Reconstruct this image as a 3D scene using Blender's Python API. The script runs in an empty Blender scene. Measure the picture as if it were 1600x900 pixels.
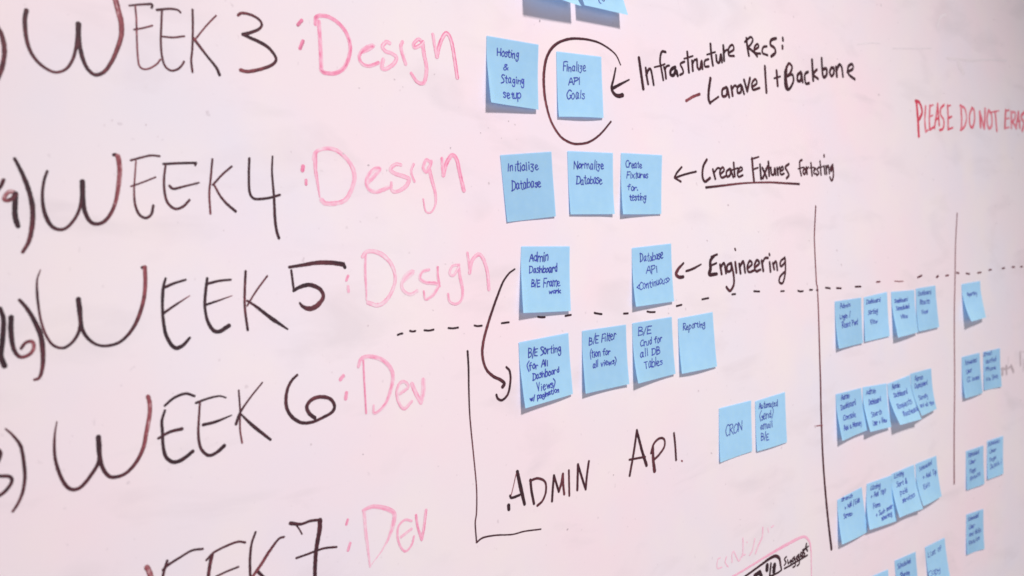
import bpy, bmesh, math, random
from mathutils import Vector, noise

# ---------------------------------------------------------------- camera, light, exposure
scene = bpy.context.scene
COL = scene.collection
random.seed(7)

FOCAL = 1396.734                       # focal length in pixels of a 1600 px wide picture
YAW, PITCH, ROLL, DIST = 0.680002, -0.018920, -0.077329, 0.792044
_cy, _sy, _cp, _sp = math.cos(YAW), math.sin(YAW), math.cos(PITCH), math.sin(PITCH)
FWD = Vector((_sy * _cp, _cy * _cp, _sp))
_r0 = Vector((_cy, -_sy, 0.0))
_u0 = _r0.cross(FWD)
RIGHT = math.cos(ROLL) * _r0 + math.sin(ROLL) * _u0
UP = -math.sin(ROLL) * _r0 + math.cos(ROLL) * _u0
EYE = Vector((0.0, -DIST, 0.0))

cam_data = bpy.data.cameras.new('camera')
cam_data.sensor_width = 36.0
cam_data.lens = FOCAL / 1600.0 * 36.0
cam_data.clip_start = 0.02
cam_data.clip_end = 100.0
cam_data.dof.use_dof = True
cam_data.dof.focus_distance = 1.06
cam_data.dof.aperture_fstop = 4.9
cam = bpy.data.objects.new('camera', cam_data)
COL.objects.link(cam)
from mathutils import Matrix
m = Matrix((RIGHT, UP, -FWD)).transposed().to_4x4()
m.translation = EYE
cam.matrix_world = m
scene.camera = cam

world = bpy.data.worlds.new('World')
scene.world = world
world.use_nodes = True
wbg = world.node_tree.nodes['Background']
wbg.inputs['Color'].default_value = (1.0, 0.955, 0.965, 1)
wbg.inputs['Strength'].default_value = 0.25

def area(name, loc, target, sx, sy, power, color):
    d = bpy.data.lights.new(name, 'AREA')
    d.shape = 'RECTANGLE'; d.size = sx; d.size_y = sy
    d.energy = power; d.color = color
    o = bpy.data.objects.new(name, d)
    COL.objects.link(o)
    o.location = loc
    o.rotation_euler = (Vector(target) - Vector(loc)).to_track_quat('-Z', 'Y').to_euler()
    return o

# a ceiling spotlight above and in front of the board; soft daylight from a window further along the room
KEY, WIN = 905.0, 12.5
sd = bpy.data.lights.new('ceiling_spotlight', 'SPOT')
sd.energy = KEY; sd.color = (1.0, 0.955, 0.95)
sd.spot_size = math.radians(60); sd.spot_blend = 1.0; sd.shadow_soft_size = 0.24
so = bpy.data.objects.new('ceiling_spotlight', sd)
COL.objects.link(so)
so.location = (0.86, -3.1, 2.97)
so.rotation_euler = (Vector((0.93, 0, -1.5)) - so.location).to_track_quat('-Z', 'Y').to_euler()
area('window_light', (1.35, -2.9, -0.1), (0.65, 0, -0.2), 1.3, 1.1, WIN, (0.82, 0.89, 1.0))

scene.view_settings.view_transform = 'Standard'
scene.view_settings.look = 'None'
scene.view_settings.exposure = 0.0
scene.view_settings.gamma = 1.0
scene.cycles.filter_width = 1.65

# ---------------------------------------------------------------- helpers
def board_point(px, py):
    """point of the board plane (x, z in metres) seen at a spot of the 1600 x 900 picture"""
    d = FWD + RIGHT * ((px - 800) / FOCAL) - UP * ((py - 450) / FOCAL)
    t = DIST / d.y
    return (d.x * t, d.z * t)

def new_obj(name, me, mat, parent=None):
    o = bpy.data.objects.new(name, me)
    COL.objects.link(o)
    if mat: me.materials.append(mat)
    if parent: o.parent = parent
    return o

def catmull(pts, step):
    """smooth curve through pts (tuples of floats), resampled at about step"""
    n = len(pts)
    if n == 2:
        a, b = pts
        L = math.dist(a, b); k = max(3, int(L / step))
        return [tuple(a[j] + (b[j] - a[j]) * i / k for j in range(len(a))) for i in range(k + 1)]
    out = []
    for i in range(n - 1):
        p0 = pts[i - 1] if i > 0 else tuple(2 * a - b for a, b in zip(pts[0], pts[1]))
        p1, p2 = pts[i], pts[i + 1]
        p3 = pts[i + 2] if i + 2 < n else tuple(2 * a - b for a, b in zip(pts[-1], pts[-2]))
        L = math.dist(p1, p2); k = max(2, int(L / step))
        for s in range(k):
            t = s / k
            out.append(tuple(0.5 * (2 * b + (c - a) * t + (2 * a - 5 * b + 4 * c - d) * t * t
                             + (3 * b - a - 3 * c + d) * t ** 3) for a, b, c, d in zip(p0, p1, p2, p3)))
    out.append(tuple(pts[-1]))
    return out

class Ink:
    """collects pen strokes as ribbons; every stroke lies a hair above the one drawn before it"""
    layer = 0
    def __init__(self):
        self.v = []; self.f = []; self.d = []
    def ribbon(self, path, widths, dens, place, lanes=4, streak=0.12, lift=None):
        # path: 2-D points, widths per point, dens per point, place(x, z, h) -> 3-D
        n = len(path)
        if n < 2: return
        base = (Ink.layer % 16) * 9e-6 if lift is None else lift
        Ink.layer += 1
        lane = [random.uniform(-1, 1) * streak for _ in range(lanes + 1)]
        seed = random.uniform(0, 100)
        dirs = []
        for i in range(n):
            a = path[max(0, i - 1)]; b = path[min(n - 1, i + 1)]
            dx, dz = b[0] - a[0], b[1] - a[1]
            L = math.hypot(dx, dz) or 1e-9
            dirs.append((dx / L, dz / L))
        rings = []
        w0, w1 = widths[0] / 2, widths[-1] / 2
        # rounded ends
        for q in (0.98, 0.72, 0.35):
            rings.append((path[0][0] - dirs[0][0] * w0 * q, path[0][1] - dirs[0][1] * w0 * q, dirs[0], w0 * math.sqrt(1 - q * q), dens[0]))
        for i in range(n):
            rings.append((path[i][0], path[i][1], dirs[i], widths[i] / 2, dens[i]))
        for q in (0.35, 0.72, 0.98):
            rings.append((path[-1][0] + dirs[-1][0] * w1 * q, path[-1][1] + dirs[-1][1] * w1 * q, dirs[-1], w1 * math.sqrt(1 - q * q), dens[-1]))
        b0 = len(self.v)
        for k, (x, z, (dx, dz), hw, dn) in enumerate(rings):
            jl = 1 + 0.16 * noise.noise((seed, k * 0.55, 0)); jr = 1 + 0.16 * noise.noise((seed + 9, k * 0.55, 3))
            for j in range(lanes + 1):
                s = -1 + 2 * j / lanes
                w = hw * (jl if s < 0 else jr) * s
                self.v.append(place(x - dz * w, z + dx * w, base + 4e-6 * k / max(1, len(rings) / 12)))
                st = lane[j] + streak * 1.4 * noise.noise((seed + j * 0.8, k * 0.16, 7))
                self.d.append(max(0.0, min(1.0, dn + st + (0.09 if j in (0, lanes) else -0.03))))
        m_ = lanes + 1
        for k in range(len(rings) - 1):
            for j in range(lanes):
                a = b0 + k * m_ + j
                self.f.append((a, a + 1, a + 1 + m_, a + m_))
    def build(self, name, mat, parent, label=None):
        me = bpy.data.meshes.new(name)
        me.from_pydata(self.v, [], self.f)
        at = me.attributes.new('ink_amount', 'FLOAT', 'POINT')
        at.data.foreach_set('value', self.d)
        me.update()
        # make every face look towards the room
        bm = bmesh.new(); bm.from_mesh(me)
        for f in bm.faces:
            if f.normal.y > 0: f.normal_flip()
        bm.to_mesh(me); bm.free()
        o = new_obj(name, me, mat, parent)
        if label: o['label'] = label
        return o

def nodes_of(mat):
    mat.use_nodes = True
    nt = mat.node_tree
    return nt, nt.nodes, nt.links, nt.nodes['Principled BSDF']

def ink_material(name, stops, rough=0.45, spec=0.35):
    """pigment colour from how much ink lies on the spot"""
    mat = bpy.data.materials.new(name)
    nt, N, L, p = nodes_of(mat)
    at = N.new('ShaderNodeAttribute'); at.attribute_name = 'ink_amount'
    tc = N.new('ShaderNodeTexCoord')
    nz = N.new('ShaderNodeTexNoise'); nz.inputs['Scale'].default_value = 260; nz.inputs['Detail'].default_value = 3
    L.new(tc.outputs['Object'], nz.inputs['Vector'])
    ma = N.new('ShaderNodeMath'); ma.operation = 'MULTIPLY_ADD'
    ma.inputs[1].default_value = 0.5; ma.inputs[2].default_value = -0.25
    L.new(nz.outputs['Fac'], ma.inputs[0])
    ad = N.new('ShaderNodeMath'); ad.operation = 'ADD'; ad.use_clamp = True
    L.new(at.outputs['Fac'], ad.inputs[0]); L.new(ma.outputs[0], ad.inputs[1])
    rp = N.new('ShaderNodeValToRGB')
    el = rp.color_ramp.elements
    el[0].position, el[0].color = stops[0][0], (*stops[0][1], 1)
    el[1].position, el[1].color = stops[-1][0], (*stops[-1][1], 1)
    for pos, c in stops[1:-1]:
        e = el.new(pos); e.color = (*c, 1)
    L.new(ad.outputs[0], rp.inputs['Fac']); L.new(rp.outputs['Color'], p.inputs['Base Color'])
    p.inputs['Roughness'].default_value = rough
    p.inputs['Specular IOR Level'].default_value = spec
    return mat

BOARD = (0.805, 0.71, 0.74)
M_BLACK = ink_material('black_marker_ink', [(0.0, (0.70, 0.50, 0.52)), (0.22, (0.30, 0.075, 0.09)), (0.5, (0.125, 0.032, 0.042)), (0.78, (0.055, 0.018, 0.025)), (1.0, (0.028, 0.013, 0.018))], spec=0.25)
M_PINK = ink_material('pink_marker_ink', [(0.0, BOARD), (0.3, (0.84, 0.53, 0.63)), (0.62, (0.83, 0.36, 0.50)), (0.85, (0.78, 0.21, 0.36)), (1.0, (0.50, 0.17, 0.25))])
M_RED = ink_material('red_marker_ink', [(0.0, BOARD), (0.35, (0.75, 0.26, 0.32)), (0.7, (0.68, 0.07, 0.12)), (1.0, (0.5, 0.03, 0.06))])
M_GREY = ink_material('faded_grey_ink', [(0.0, BOARD), (0.5, (0.55, 0.45, 0.48)), (1.0, (0.25, 0.19, 0.21))])
M_PEN = ink_material('blue_pen_ink', [(0.0, (0.27, 0.42, 0.75)), (0.4, (0.075, 0.10, 0.48)), (1.0, (0.028, 0.034, 0.30))], rough=0.6, spec=0.2)

def board_material():
    mat = bpy.data.materials.new('whiteboard_laminate')
    nt, N, L, p = nodes_of(mat)
    tc = N.new('ShaderNodeTexCoord')
    def mix(a, b, fac):
        mx = N.new('ShaderNodeMix'); mx.data_type = 'RGBA'
        if isinstance(a, tuple): mx.inputs[6].default_value = (*a, 1)
        else: L.new(a, mx.inputs[6])
        mx.inputs[7].default_value = (*b, 1)
        L.new(fac, mx.inputs[0]); return mx.outputs[2]
    def noise_mask(scale, lo, hi, amount, stretch=(1, 1, 1), detail=4, off=(0, 0, 0), dist=0.0):
        mp = N.new('ShaderNodeMapping'); mp.inputs['Scale'].default_value = stretch; mp.inputs['Location'].default_value = off
        L.new(tc.outputs['Object'], mp.inputs['Vector'])
        n = N.new('ShaderNodeTexNoise'); n.inputs['Scale'].default_value = scale; n.inputs['Detail'].default_value = detail
        n.inputs['Distortion'].default_value = dist
        L.new(mp.outputs['Vector'], n.inputs['Vector'])
        mr = N.new('ShaderNodeMapRange'); mr.inputs[1].default_value = lo; mr.inputs[2].default_value = hi
        mr.inputs[3].default_value = 0; mr.inputs[4].default_value = amount
        L.new(n.outputs['Fac'], mr.inputs[0]); return mr.outputs[0]
    c = BOARD
    c = mix(c, (0.86, 0.66, 0.71), noise_mask(2.4, 0.42, 0.66, 0.7))                        # old pink wipe stains
    c = mix(c, (0.74, 0.70, 0.78), noise_mask(3.4, 0.48, 0.66, 0.62, off=(3, 0, 5)))            # bluish wiped ink
    c = mix(c, (0.62, 0.54, 0.57), noise_mask(7, 0.54, 0.72, 0.36, (1.0, 1, 2.6), 6, (9, 0, 2), 0.6))  # eraser streaks
    c = mix(c, (0.45, 0.36, 0.40), noise_mask(120, 0.69, 0.77, 0.38, (1, 1, 0.8), 2, (4, 0, 1)))       # specks of dried ink
    c = mix(c, (0.84, 0.74, 0.72), noise_mask(9, 0.5, 0.7, 0.5, off=(1, 0, 8)))               # yellowed cloudy patches
    L.new(c, p.inputs['Base Color'])
    mr = N.new('ShaderNodeMapRange'); mr.inputs[3].default_value = 0.30; mr.inputs[4].default_value = 0.46
    n = N.new('ShaderNodeTexNoise'); n.inputs['Scale'].default_value = 9; n.inputs['Detail'].default_value = 6
    L.new(tc.outputs['Object'], n.inputs['Vector']); L.new(n.outputs['Fac'], mr.inputs[0])
    L.new(mr.outputs[0], p.inputs['Roughness'])
    p.inputs['Specular IOR Level'].default_value = 0.5
    return mat

def paper_material():
    mat = bpy.data.materials.new('blue_note_paper')
    nt, N, L, p = nodes_of(mat)
    tc = N.new('ShaderNodeTexCoord')
    n = N.new('ShaderNodeTexNoise'); n.inputs['Scale'].default_value = 70; n.inputs['Detail'].default_value = 5
    L.new(tc.outputs['Object'], n.inputs['Vector'])
    rp = N.new('ShaderNodeValToRGB')
    rp.color_ramp.elements[0].position = 0.3; rp.color_ramp.elements[0].color = (0.53, 0.86, 0.98, 1)
    rp.color_ramp.elements[1].position = 0.7; rp.color_ramp.elements[1].color = (0.58, 0.91, 1.0, 1)
    oi = N.new('ShaderNodeObjectInfo')
    hs = N.new('ShaderNodeHueSaturation')
    mr = N.new('ShaderNodeMapRange'); mr.inputs[3].default_value = 0.90; mr.inputs[4].default_value = 1.04
    L.new(oi.outputs['Random'], mr.inputs[0]); L.new(mr.outputs[0], hs.inputs['Value'])
    L.new(n.outputs['Fac'], rp.inputs['Fac']); L.new(rp.outputs['Color'], hs.inputs['Color'])
    L.new(hs.outputs['Color'], p.inputs['Base Color'])
    p.inputs['Roughness'].default_value = 0.75
    p.inputs['Specular IOR Level'].default_value = 0.2
    tr = N.new('ShaderNodeBsdfTranslucent'); tr.inputs['Color'].default_value = (0.18, 0.50, 1.0, 1)
    mx = N.new('ShaderNodeMixShader'); mx.inputs[0].default_value = 0.42
    L.new(p.outputs[0], mx.inputs[1]); L.new(tr.outputs[0], mx.inputs[2])
    L.new(mx.outputs[0], N['Material Output'].inputs['Surface'])
    return mat

M_BOARD = board_material()
M_PAPER = paper_material()

# ---------------------------------------------------------------- the whiteboard
board = bpy.data.objects.new('whiteboard', None)
COL.objects.link(board)
board['label'] = 'large white dry-erase board covered with handwritten week headings, arrows and ruled lines'
board['category'] = 'whiteboard'
bm = bmesh.new()
bmesh.ops.create_cube(bm, size=1.0)
for v in bm.verts:
    v.co = Vector((1.3 + v.co.x * 4.8, 0.012 + v.co.y * 0.024, 0.0 + v.co.z * 2.6))
bmesh.ops.bevel(bm, geom=bm.edges[:], offset=0.004, segments=2, affect='EDGES')
me = bpy.data.meshes.new('panel'); bm.to_mesh(me); bm.free()
new_obj('panel', me, M_BOARD, board)

# ---------------------------------------------------------------- writing on the board
MM = 0.001
def on_board(x, z, h):
    return (x, -(0.00012 + h), z)

def px_per_m(px, py, dx=0, dy=1):
    a = board_point(px - dx, py - dy); b = board_point(px + dx, py + dy)
    return 2 * math.hypot(dx, dy) / math.dist(a, b)

def stroke(ink, tile, w, d, pts, streak=0.12, lanes=4):
    """pts: traced on the 400 x 225 tile blown up four times; w, d: numbers or lists along the stroke"""
    r, c = int(tile[0]), int(tile[1])
    q = [tuple(float(t) for t in s.split(',')) for s in pts.split()]
    px = [(c * 400 + x / 4, r * 225 + y / 4) for x, y in q]
    sm = catmull(px, 1.6)
    n = len(sm)
    def along(val, i):
        if not isinstance(val, (list, tuple)): return val
        t = i / (n - 1) * (len(val) - 1); k = min(int(t), len(val) - 2)
        return val[k] + (val[k + 1] - val[k]) * (t - k)
    # pen width: the traced width across the stroke turned into metres on the board, averaged over the stroke
    acc = 0
    for i in range(n):
        a = sm[max(0, i - 1)]; b = sm[min(n - 1, i + 1)]
        dx, dy = b[0] - a[0], b[1] - a[1]; L = math.hypot(dx, dy) or 1
        acc += 1 / px_per_m(*sm[i], -dy / L, dx / L)
    acc /= n
    path = [board_point(*p) for p in sm]
    ink.ribbon(path, [along(w, i) / 4 * acc for i in range(n)], [along(d, i) for i in range(n)], on_board, lanes, streak)

def write(name, mat, label, tile, w, d, *strokes, streak=0.12, lanes=4):
    """one word or mark; a stroke may be a string, or (tile, w, d, string) where it differs"""
    ink = Ink()
    for s in strokes:
        if isinstance(s, str) and s[0] == '|':          # the next word of the same line starts here
            ink.build(name, mat, board, label)
            ink = Ink(); label = s[1:]
        elif isinstance(s, str): stroke(ink, tile, w, d, s, streak, lanes)
        else:
            t, w2, d2, p2 = s
            stroke(ink, t or tile, w2 or w, d if d2 is None else d2, p2, streak, lanes)
    return ink.build(name, mat, board, label)

K = M_BLACK
write('date_mark', K, 'closing bracket of a date cut off by the picture edge beside week 3', '00', 32, .62, '-40,130 10,220 28,320 10,430 -40,540')
write('week_heading', K, 'black handwritten heading WEEK 3', '00', 14, .6,
    (None, [30, 26, 22, 18, 22, 36], [.85, .7, .75, .6, .7, .9], '165,65 155,130 165,240 195,330 250,400 320,445 370,450 420,425 455,370 475,300 487,220 490,150'),
    (None, [34, 28, 24, 24, 30, 36, 36], [.9, .85, .8, .55, .4, .3, .25], '490,150 492,240 505,320 530,400 565,450 605,468 655,445 700,380 735,300 758,220 757,140 740,70 718,-15'),
    (None, [12, 14, 16], .65, '808,35 880,28 945,25'), (None, 16, .8, '945,25 952,34 948,48'),
    (None, 12, .42, '845,40 852,120 855,240 860,340 870,410 900,432 940,425 980,400 1002,372'),
    (None, 12, .45, '838,185 895,175 952,160'),
    (None, [16, 12], [.75, .6], '980,62 1060,55 1110,62 1128,78'),
    (None, 14, .6, '1012,62 1008,160 1005,260 1012,350 1030,410 1065,440 1105,435 1135,410 1150,385'),
    (None, 12, .55, '1012,228 1080,234 1152,226'),
    (None, 14, .62, '1203,60 1205,160 1202,300 1195,380 1203,450'),
    (None, 12, .4, '1350,98 1290,160 1225,240'), (None, [18, 14, 18], [.4, .75, .8], '1210,240 1290,345 1350,420 1372,468'),
    ('01', [18, 16, 22], [.5, .75, .85], '-112,95 -90,82 -40,90 10,115 36,150 20,180 -30,202 -82,215'),
    ('01', [18, 22, 18, 20, 22], [.9, .85, .8, .5, .35], '-82,215 -40,235 20,262 80,300 125,365 100,405 30,432 -50,447 -96,438'))
P = M_PINK
write('colon', P, 'pink colon after week 3', '01', 24, .85, '262,155 285,128', '275,302 293,258')
write('phase_word', P, 'pink handwritten word Design in the week 3 row', '01', 22, .62,
    (None, 24, .66, '392,135 400,250 405,350 408,440'),
    (None, 24, .6, '372,150 375,110 400,98 450,105 510,140 560,200 588,280 580,360 545,430 490,458 430,455 408,440'),
    (None, 22, .55, '660,325 700,310 735,285 700,292 660,320 645,360 665,400 710,412 765,392'),
    (None, 24, .55, '835,270 815,262 790,290 810,320 850,335 878,360 860,400 810,432 785,420 795,372'),
    (None, 20, .7, '915,262 905,290 915,340 935,400'),
    (None, 22, .6, '1040,265 1015,245 985,275 992,298 1030,280 1045,262'),
    (None, [24, 22, 18], [.66, .6, .7], '1040,265 1050,340 1065,420 1060,480 1045,520 1005,510 970,458'),
    (None, 18, .6, '1105,215 1115,280 1130,355'), (None, 22, .64, '1130,355 1150,270 1185,208 1215,240 1235,330 1258,485'), streak=.26)
write('drawn_circle', K, 'brown drawn loop round the Finalize API Goals note', '02', [9, 12, 16, 18, 14, 13, 11], [.8, .8, .7, .5, .45, .6, .7],
    '678,405 650,345 600,300 530,262 440,243 350,245 270,280 220,350 200,450 200,560 215,660 245,760 300,850 360,890 410,900 480,888 550,840 618,760')
write('arrow', K, 'black arrow pointing left at the circled note', '02', 15, .92, (None, [10, 14, 22], None, '648,425 635,490 622,552 642,590 668,600 690,594'), (None, [22, 18, 10], None, '624,556 670,530 732,498'))
write('handwritten_word', K, 'black handwritten word Infrastructure', '02', 12.5, .85,
    (None, 16, None, '793,362 805,450 820,555'), '835,425 842,480 850,525', '838,470 850,440 865,430 875,470 885,530',
    '960,325 935,325 925,380 935,440 945,500', '890,420 930,410 955,400', '950,420 958,450 962,490', '955,440 965,415 982,410',
    (None, 18, .95, '1020,420 995,435 990,465 1010,470 1025,440 1035,472'), '1078,385 1052,400 1065,430 1070,455 1050,468',
    '1095,325 1100,390 1105,452', '1075,367 1130,350', '1125,380 1130,442', '1128,400 1140,375 1152,375', '1155,370 1160,425 1175,430 1185,380 1190,430',
    '1228,370 1205,380 1205,415 1230,415', '1240,275 1245,340 1255,408', '1218,342 1270,325', '1275,345 1280,385 1295,390 1305,340 1312,388',
    '1320,285 1325,378', '1325,335 1335,315 1350,312', '1355,330 1385,310 1378,280 1355,300 1355,345 1388,350',
    '|black handwritten word Recs with a colon', '1465,240 1470,290 1480,347', '1455,262 1490,232 1505,250 1490,280 1470,297', '1472,295 1510,325 1532,352', '1515,310 1540,295 1535,275 1515,295 1520,330 1552,335',
    '1592,290 1570,295 1565,330 1597,345', ('03', 15, None, '50,240 20,250 15,280 40,300 45,330 20,352'), ('03', 12, None, '92,238 93,252'), ('03', 12, None, '90,288 90,302'))
write('dash_mark', K, 'short red-brown dash before the second line', '02', 18, [.25, .3, .45], '1088,630 1130,605 1172,588')
write('handwritten_word', K, 'black handwritten word left of the plus sign', '02', 13, .82,
    (None, 15, None, '1240,490 1230,560 1228,620 1238,643'), (None, 13, None, '1238,643 1262,625 1290,605'), '1340,545 1315,560 1315,600 1340,595 1345,550 1357,607', '1370,540 1378,597', '1372,562 1390,535 1402,540',
    '1430,530 1410,545 1410,580 1430,575 1435,535 1450,587', '1450,500 1470,570', '1470,570 1487,488', '1500,545 1530,520 1520,495 1500,520 1505,560 1547,550', '1580,415 1585,500 1590,577',
    '|black plus sign on the second line', ('03', None, None, '38,490 77,478'), ('03', None, None, '53,443 60,535'), '|black handwritten word right of the plus sign', ('03', None, None, '116,420 113,490 122,555'), ('03', None, None, '108,440 130,397 150,420 137,458 112,482'), ('03', None, None, '112,480 150,465 158,510 130,558 108,540 105,450'),
    ('03', None, None, '205,450 185,470 185,505 205,500 208,455 216,512'), ('03', None, None, '250,450 230,465 235,520 257,520'), ('03', None, None, '275,375 278,440 282,502'), ('03', None, None, '305,435 282,465 312,492'),
    ('03', None, None, '335,365 338,430 345,480 365,470 365,430 345,432'), ('03', None, None, '395,425 385,450 395,475 410,460 410,425 395,425'), ('03', None, None, '425,420 430,477'), ('03', None, None, '428,440 445,405 460,420 468,477'), ('03', None, None, '495,450 530,430 525,400 500,420 505,465 542,495'))
write('handwritten_word', M_RED, 'red handwritten word PLEASE', '03', 9, .6,
    (None, 13, .8, '928,640 936,740 942,850'), (None, 12, .85, '922,632 945,640 963,695 950,735 936,755'),
    '985,665 980,750 985,822', '985,825 1000,812', '1012,660 1008,740 1010,810', '1010,665 1032,655', '1010,730 1030,720', (None, 11, .8, '1010,812 1035,795'),
    '1040,800 1052,720 1060,650', '1060,650 1070,782', (None, 11, .8, '1045,750 1068,735'), '1100,655 1078,680 1080,720 1098,750 1095,800 1073,814',
    '1122,660 1125,740 1125,808', '1120,665 1142,658', (None, 11, .8, '1125,740 1148,728'), (None, 11, .8, '1125,810 1155,798'),
    '|red handwritten word DO', '1205,660 1210,740 1208,810', '1200,662 1230,680 1240,740 1228,790 1203,812', '1275,675 1260,720 1262,780 1278,795 1290,750 1287,690 1275,675',
    '|red handwritten word NOT', (None, 11, .75, '1323,700 1328,792'), '1325,705 1350,802', '1352,802 1357,680', '1378,690 1368,740 1378,800 1397,785 1397,720 1380,690',
    '1395,702 1442,692', '1420,698 1430,817', '|red handwritten word ERASE running out of the picture', '1485,690 1480,800', '1485,695 1507,688', '1482,745 1507,738', '1480,802 1507,795', '1520,700 1520,797', '1520,702 1545,705 1540,745 1522,755', '1524,755 1552,800',
    '1550,800 1565,700', '1565,700 1574,797', '1555,762 1577,755', '1602,700 1582,730 1600,770 1588,817', '1622,690 1620,805', '1622,692 1645,688', '1622,745 1642,740', '1620,805 1645,798', streak=.25)

write('date_mark', K, 'dark date figure 19 with bracket, cut off beside week 4', '10', 28, .9, (None, 26, .75, '22,225 5,262 -25,300'),
    (None, [30, 24, 28], [.2, .3, .7], '100,318 75,297 47,305 24,342 42,352 75,342 97,315'), (None, [34, 36, 34], .93, '98,310 93,400 96,460 112,512'),
    (None, [22, 30, 34, 32, 22], [.85, .9, .8, .6, .55], '92,92 130,165 170,260 198,360 205,450 195,550 175,620 142,675'))
write('week_heading', K, 'black handwritten heading WEEK 4', '10', 14, .6,
    (None, [18, 20, 28, 20, 22, 34], [.85, .8, .85, .6, .75, .9], '295,170 275,230 265,310 270,390 290,460 325,515 375,535 420,520 465,470 495,410 512,330 515,235'),
    (None, [34, 30, 24, 24, 30, 34], [.92, .9, .8, .55, .35, .25, .3], '515,235 518,340 530,420 560,480 600,500 650,485 695,430 725,350 740,260 748,170 742,100 735,75'), (None, 20, .8, '735,75 722,66 710,68'),
    (None, 14, .68, '818,102 880,85 940,72 997,76'), (None, [10, 12, 18, 18], [.4, .45, .75, .8], '850,105 843,200 838,300 845,380 870,440 910,462 945,440 958,385'), (None, 11, .55, '818,265 890,240 972,207'),
    (None, 16, .78, '1022,125 1120,120 1225,118'), (None, 15, .8, '1225,118 1220,132'), (None, [14, 16, 18, 16], .7, '1035,130 1025,220 1030,310 1050,370 1095,405 1145,390 1184,350'),
    (None, [18, 14, 11], .7, '1060,262 1085,280 1150,265 1242,242'),
    (None, 14, [.7, .5, .45], '1327,95 1318,200 1308,310 1315,435'), (None, 14, .62, '1448,140 1390,190 1330,255'), (None, [12, 18], [.5, .85], '1335,250 1380,330 1430,385 1472,420'),
    ('11', 16, .8, '-42,90 -45,200 -40,300 -15,340 30,343 90,335 148,318'), ('11', [11, 14, 18, 18], .78, '103,77 100,180 112,330 118,460 128,540 143,588'))
write('colon', P, 'pink colon after week 4', '11', 24, .72, '294,140 290,165', (None, 16, None, '312,225 313,252'))
write('phase_word', P, 'pink handwritten word Design in the week 4 row', '11', 22, .52,
    (None, [24, 20, 8], [.6, .5, .6], '370,60 372,160 385,250 398,332'), (None, [20, 24, 28, 26, 28], .5, '358,95 375,50 430,28 490,35 550,75 600,140 615,220 590,300 550,355 480,372 430,370 410,350'),
    (None, 24, .5, '695,245 740,200 775,155 740,157 700,200 690,250 715,290 760,297 827,272'), (None, [20, 26, 16], .55, '905,130 870,128 840,160 870,185 930,205 955,220 940,260 890,295 850,292 845,240'),
    (None, 14, .62, '985,125 970,165 975,200 990,235'), (None, 20, .55, '1090,112 1062,100 1045,150 1065,175 1090,132 1095,108'), (None, [24, 20, 10, 10], [.6, .55, .5, .6], '1080,150 1100,230 1120,310 1120,380 1095,425 1060,420 1045,345'),
    (None, 18, .6, '1162,90 1165,150 1170,195'), (None, 24, .56, '1170,195 1190,120 1225,70 1255,100 1275,190 1298,290'), streak=.26)
write('arrow', K, 'black arrow pointing left at the Create Fixtures note', '12', 12, .82, '1060,145 1030,180 1016,208', '1016,212 1055,235', (None, 14, None, '1022,210 1080,190 1150,172'))
write('handwritten_word', K, 'black handwritten word Create', '12', 12, .78,
    (None, 14, None, '1217,98 1195,140 1190,200 1205,235 1237,213'), '1255,160 1270,217', '1262,180 1285,150 1302,155', '1300,190 1325,165 1315,145 1298,175 1310,210 1337,200', '1360,155 1340,175 1345,205 1365,190 1365,155 1382,207',
    '1385,118 1392,202', '1368,165 1412,150', '1410,180 1440,160 1430,145 1410,170 1415,205 1442,195', '|black handwritten word Fixtures', (None, 13, None, '1500,90 1505,160 1512,232'), '1495,95 1542,80', '1505,160 1537,148', '1550,130 1556,217', '1565,150 1592,212', '1597,140 1567,214',
    ('13', 12, None, '2,112 7,197'), ('13', 10, None, '-15,152 18,145'), ('13', 11, None, '17,150 22,188 37,190 42,150 48,192'), ('13', 11, None, '57,150 62,192'), ('13', 10, None, '60,165 72,145'), ('13', 11, None, '75,170 95,160 90,140 75,165 80,190 100,185'), ('13', 12, None, '130,125 108,145 120,170 130,195 116,214'),
    '|small black handwritten word for', ('13', 10, None, '212,100 198,110 200,160 208,197'), ('13', 10, None, '188,155 222,145'), ('13', 10, None, '227,150 218,175 228,190 235,165 226,150'), ('13', 10, None, '240,145 244,187'), ('13', 9, None, '242,160 252,145'),
    '|small black handwritten word testing', ('13', 10, None, '268,120 275,197'), ('13', 9, None, '260,150 285,145'), ('13', 9, None, '285,170 298,155 289,150 287,185 302,185'), ('13', 9, None, '318,145 305,160 318,180 305,197'), ('13', 9, None, '325,108 331,192'), ('13', 9, None, '313,150 344,140'), ('13', 9, None, '350,138 355,187'), ('13', 10, None, '350,70 350,78'), ('13', 9, None, '362,138 366,187'), ('13', 9, None, '364,155 376,135 383,184'), ('13', 10, None, '405,130 390,150 395,170 405,140 408,200 398,230 387,208'))
write('underline', K, 'brown underline below the words Create Fixtures', '12', [16, 14, 12, 14, 16], [.85, .5, .45, .5, .75], '1212,272 1300,262 1450,245 1600,240 1700,245 1795,250')

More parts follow.
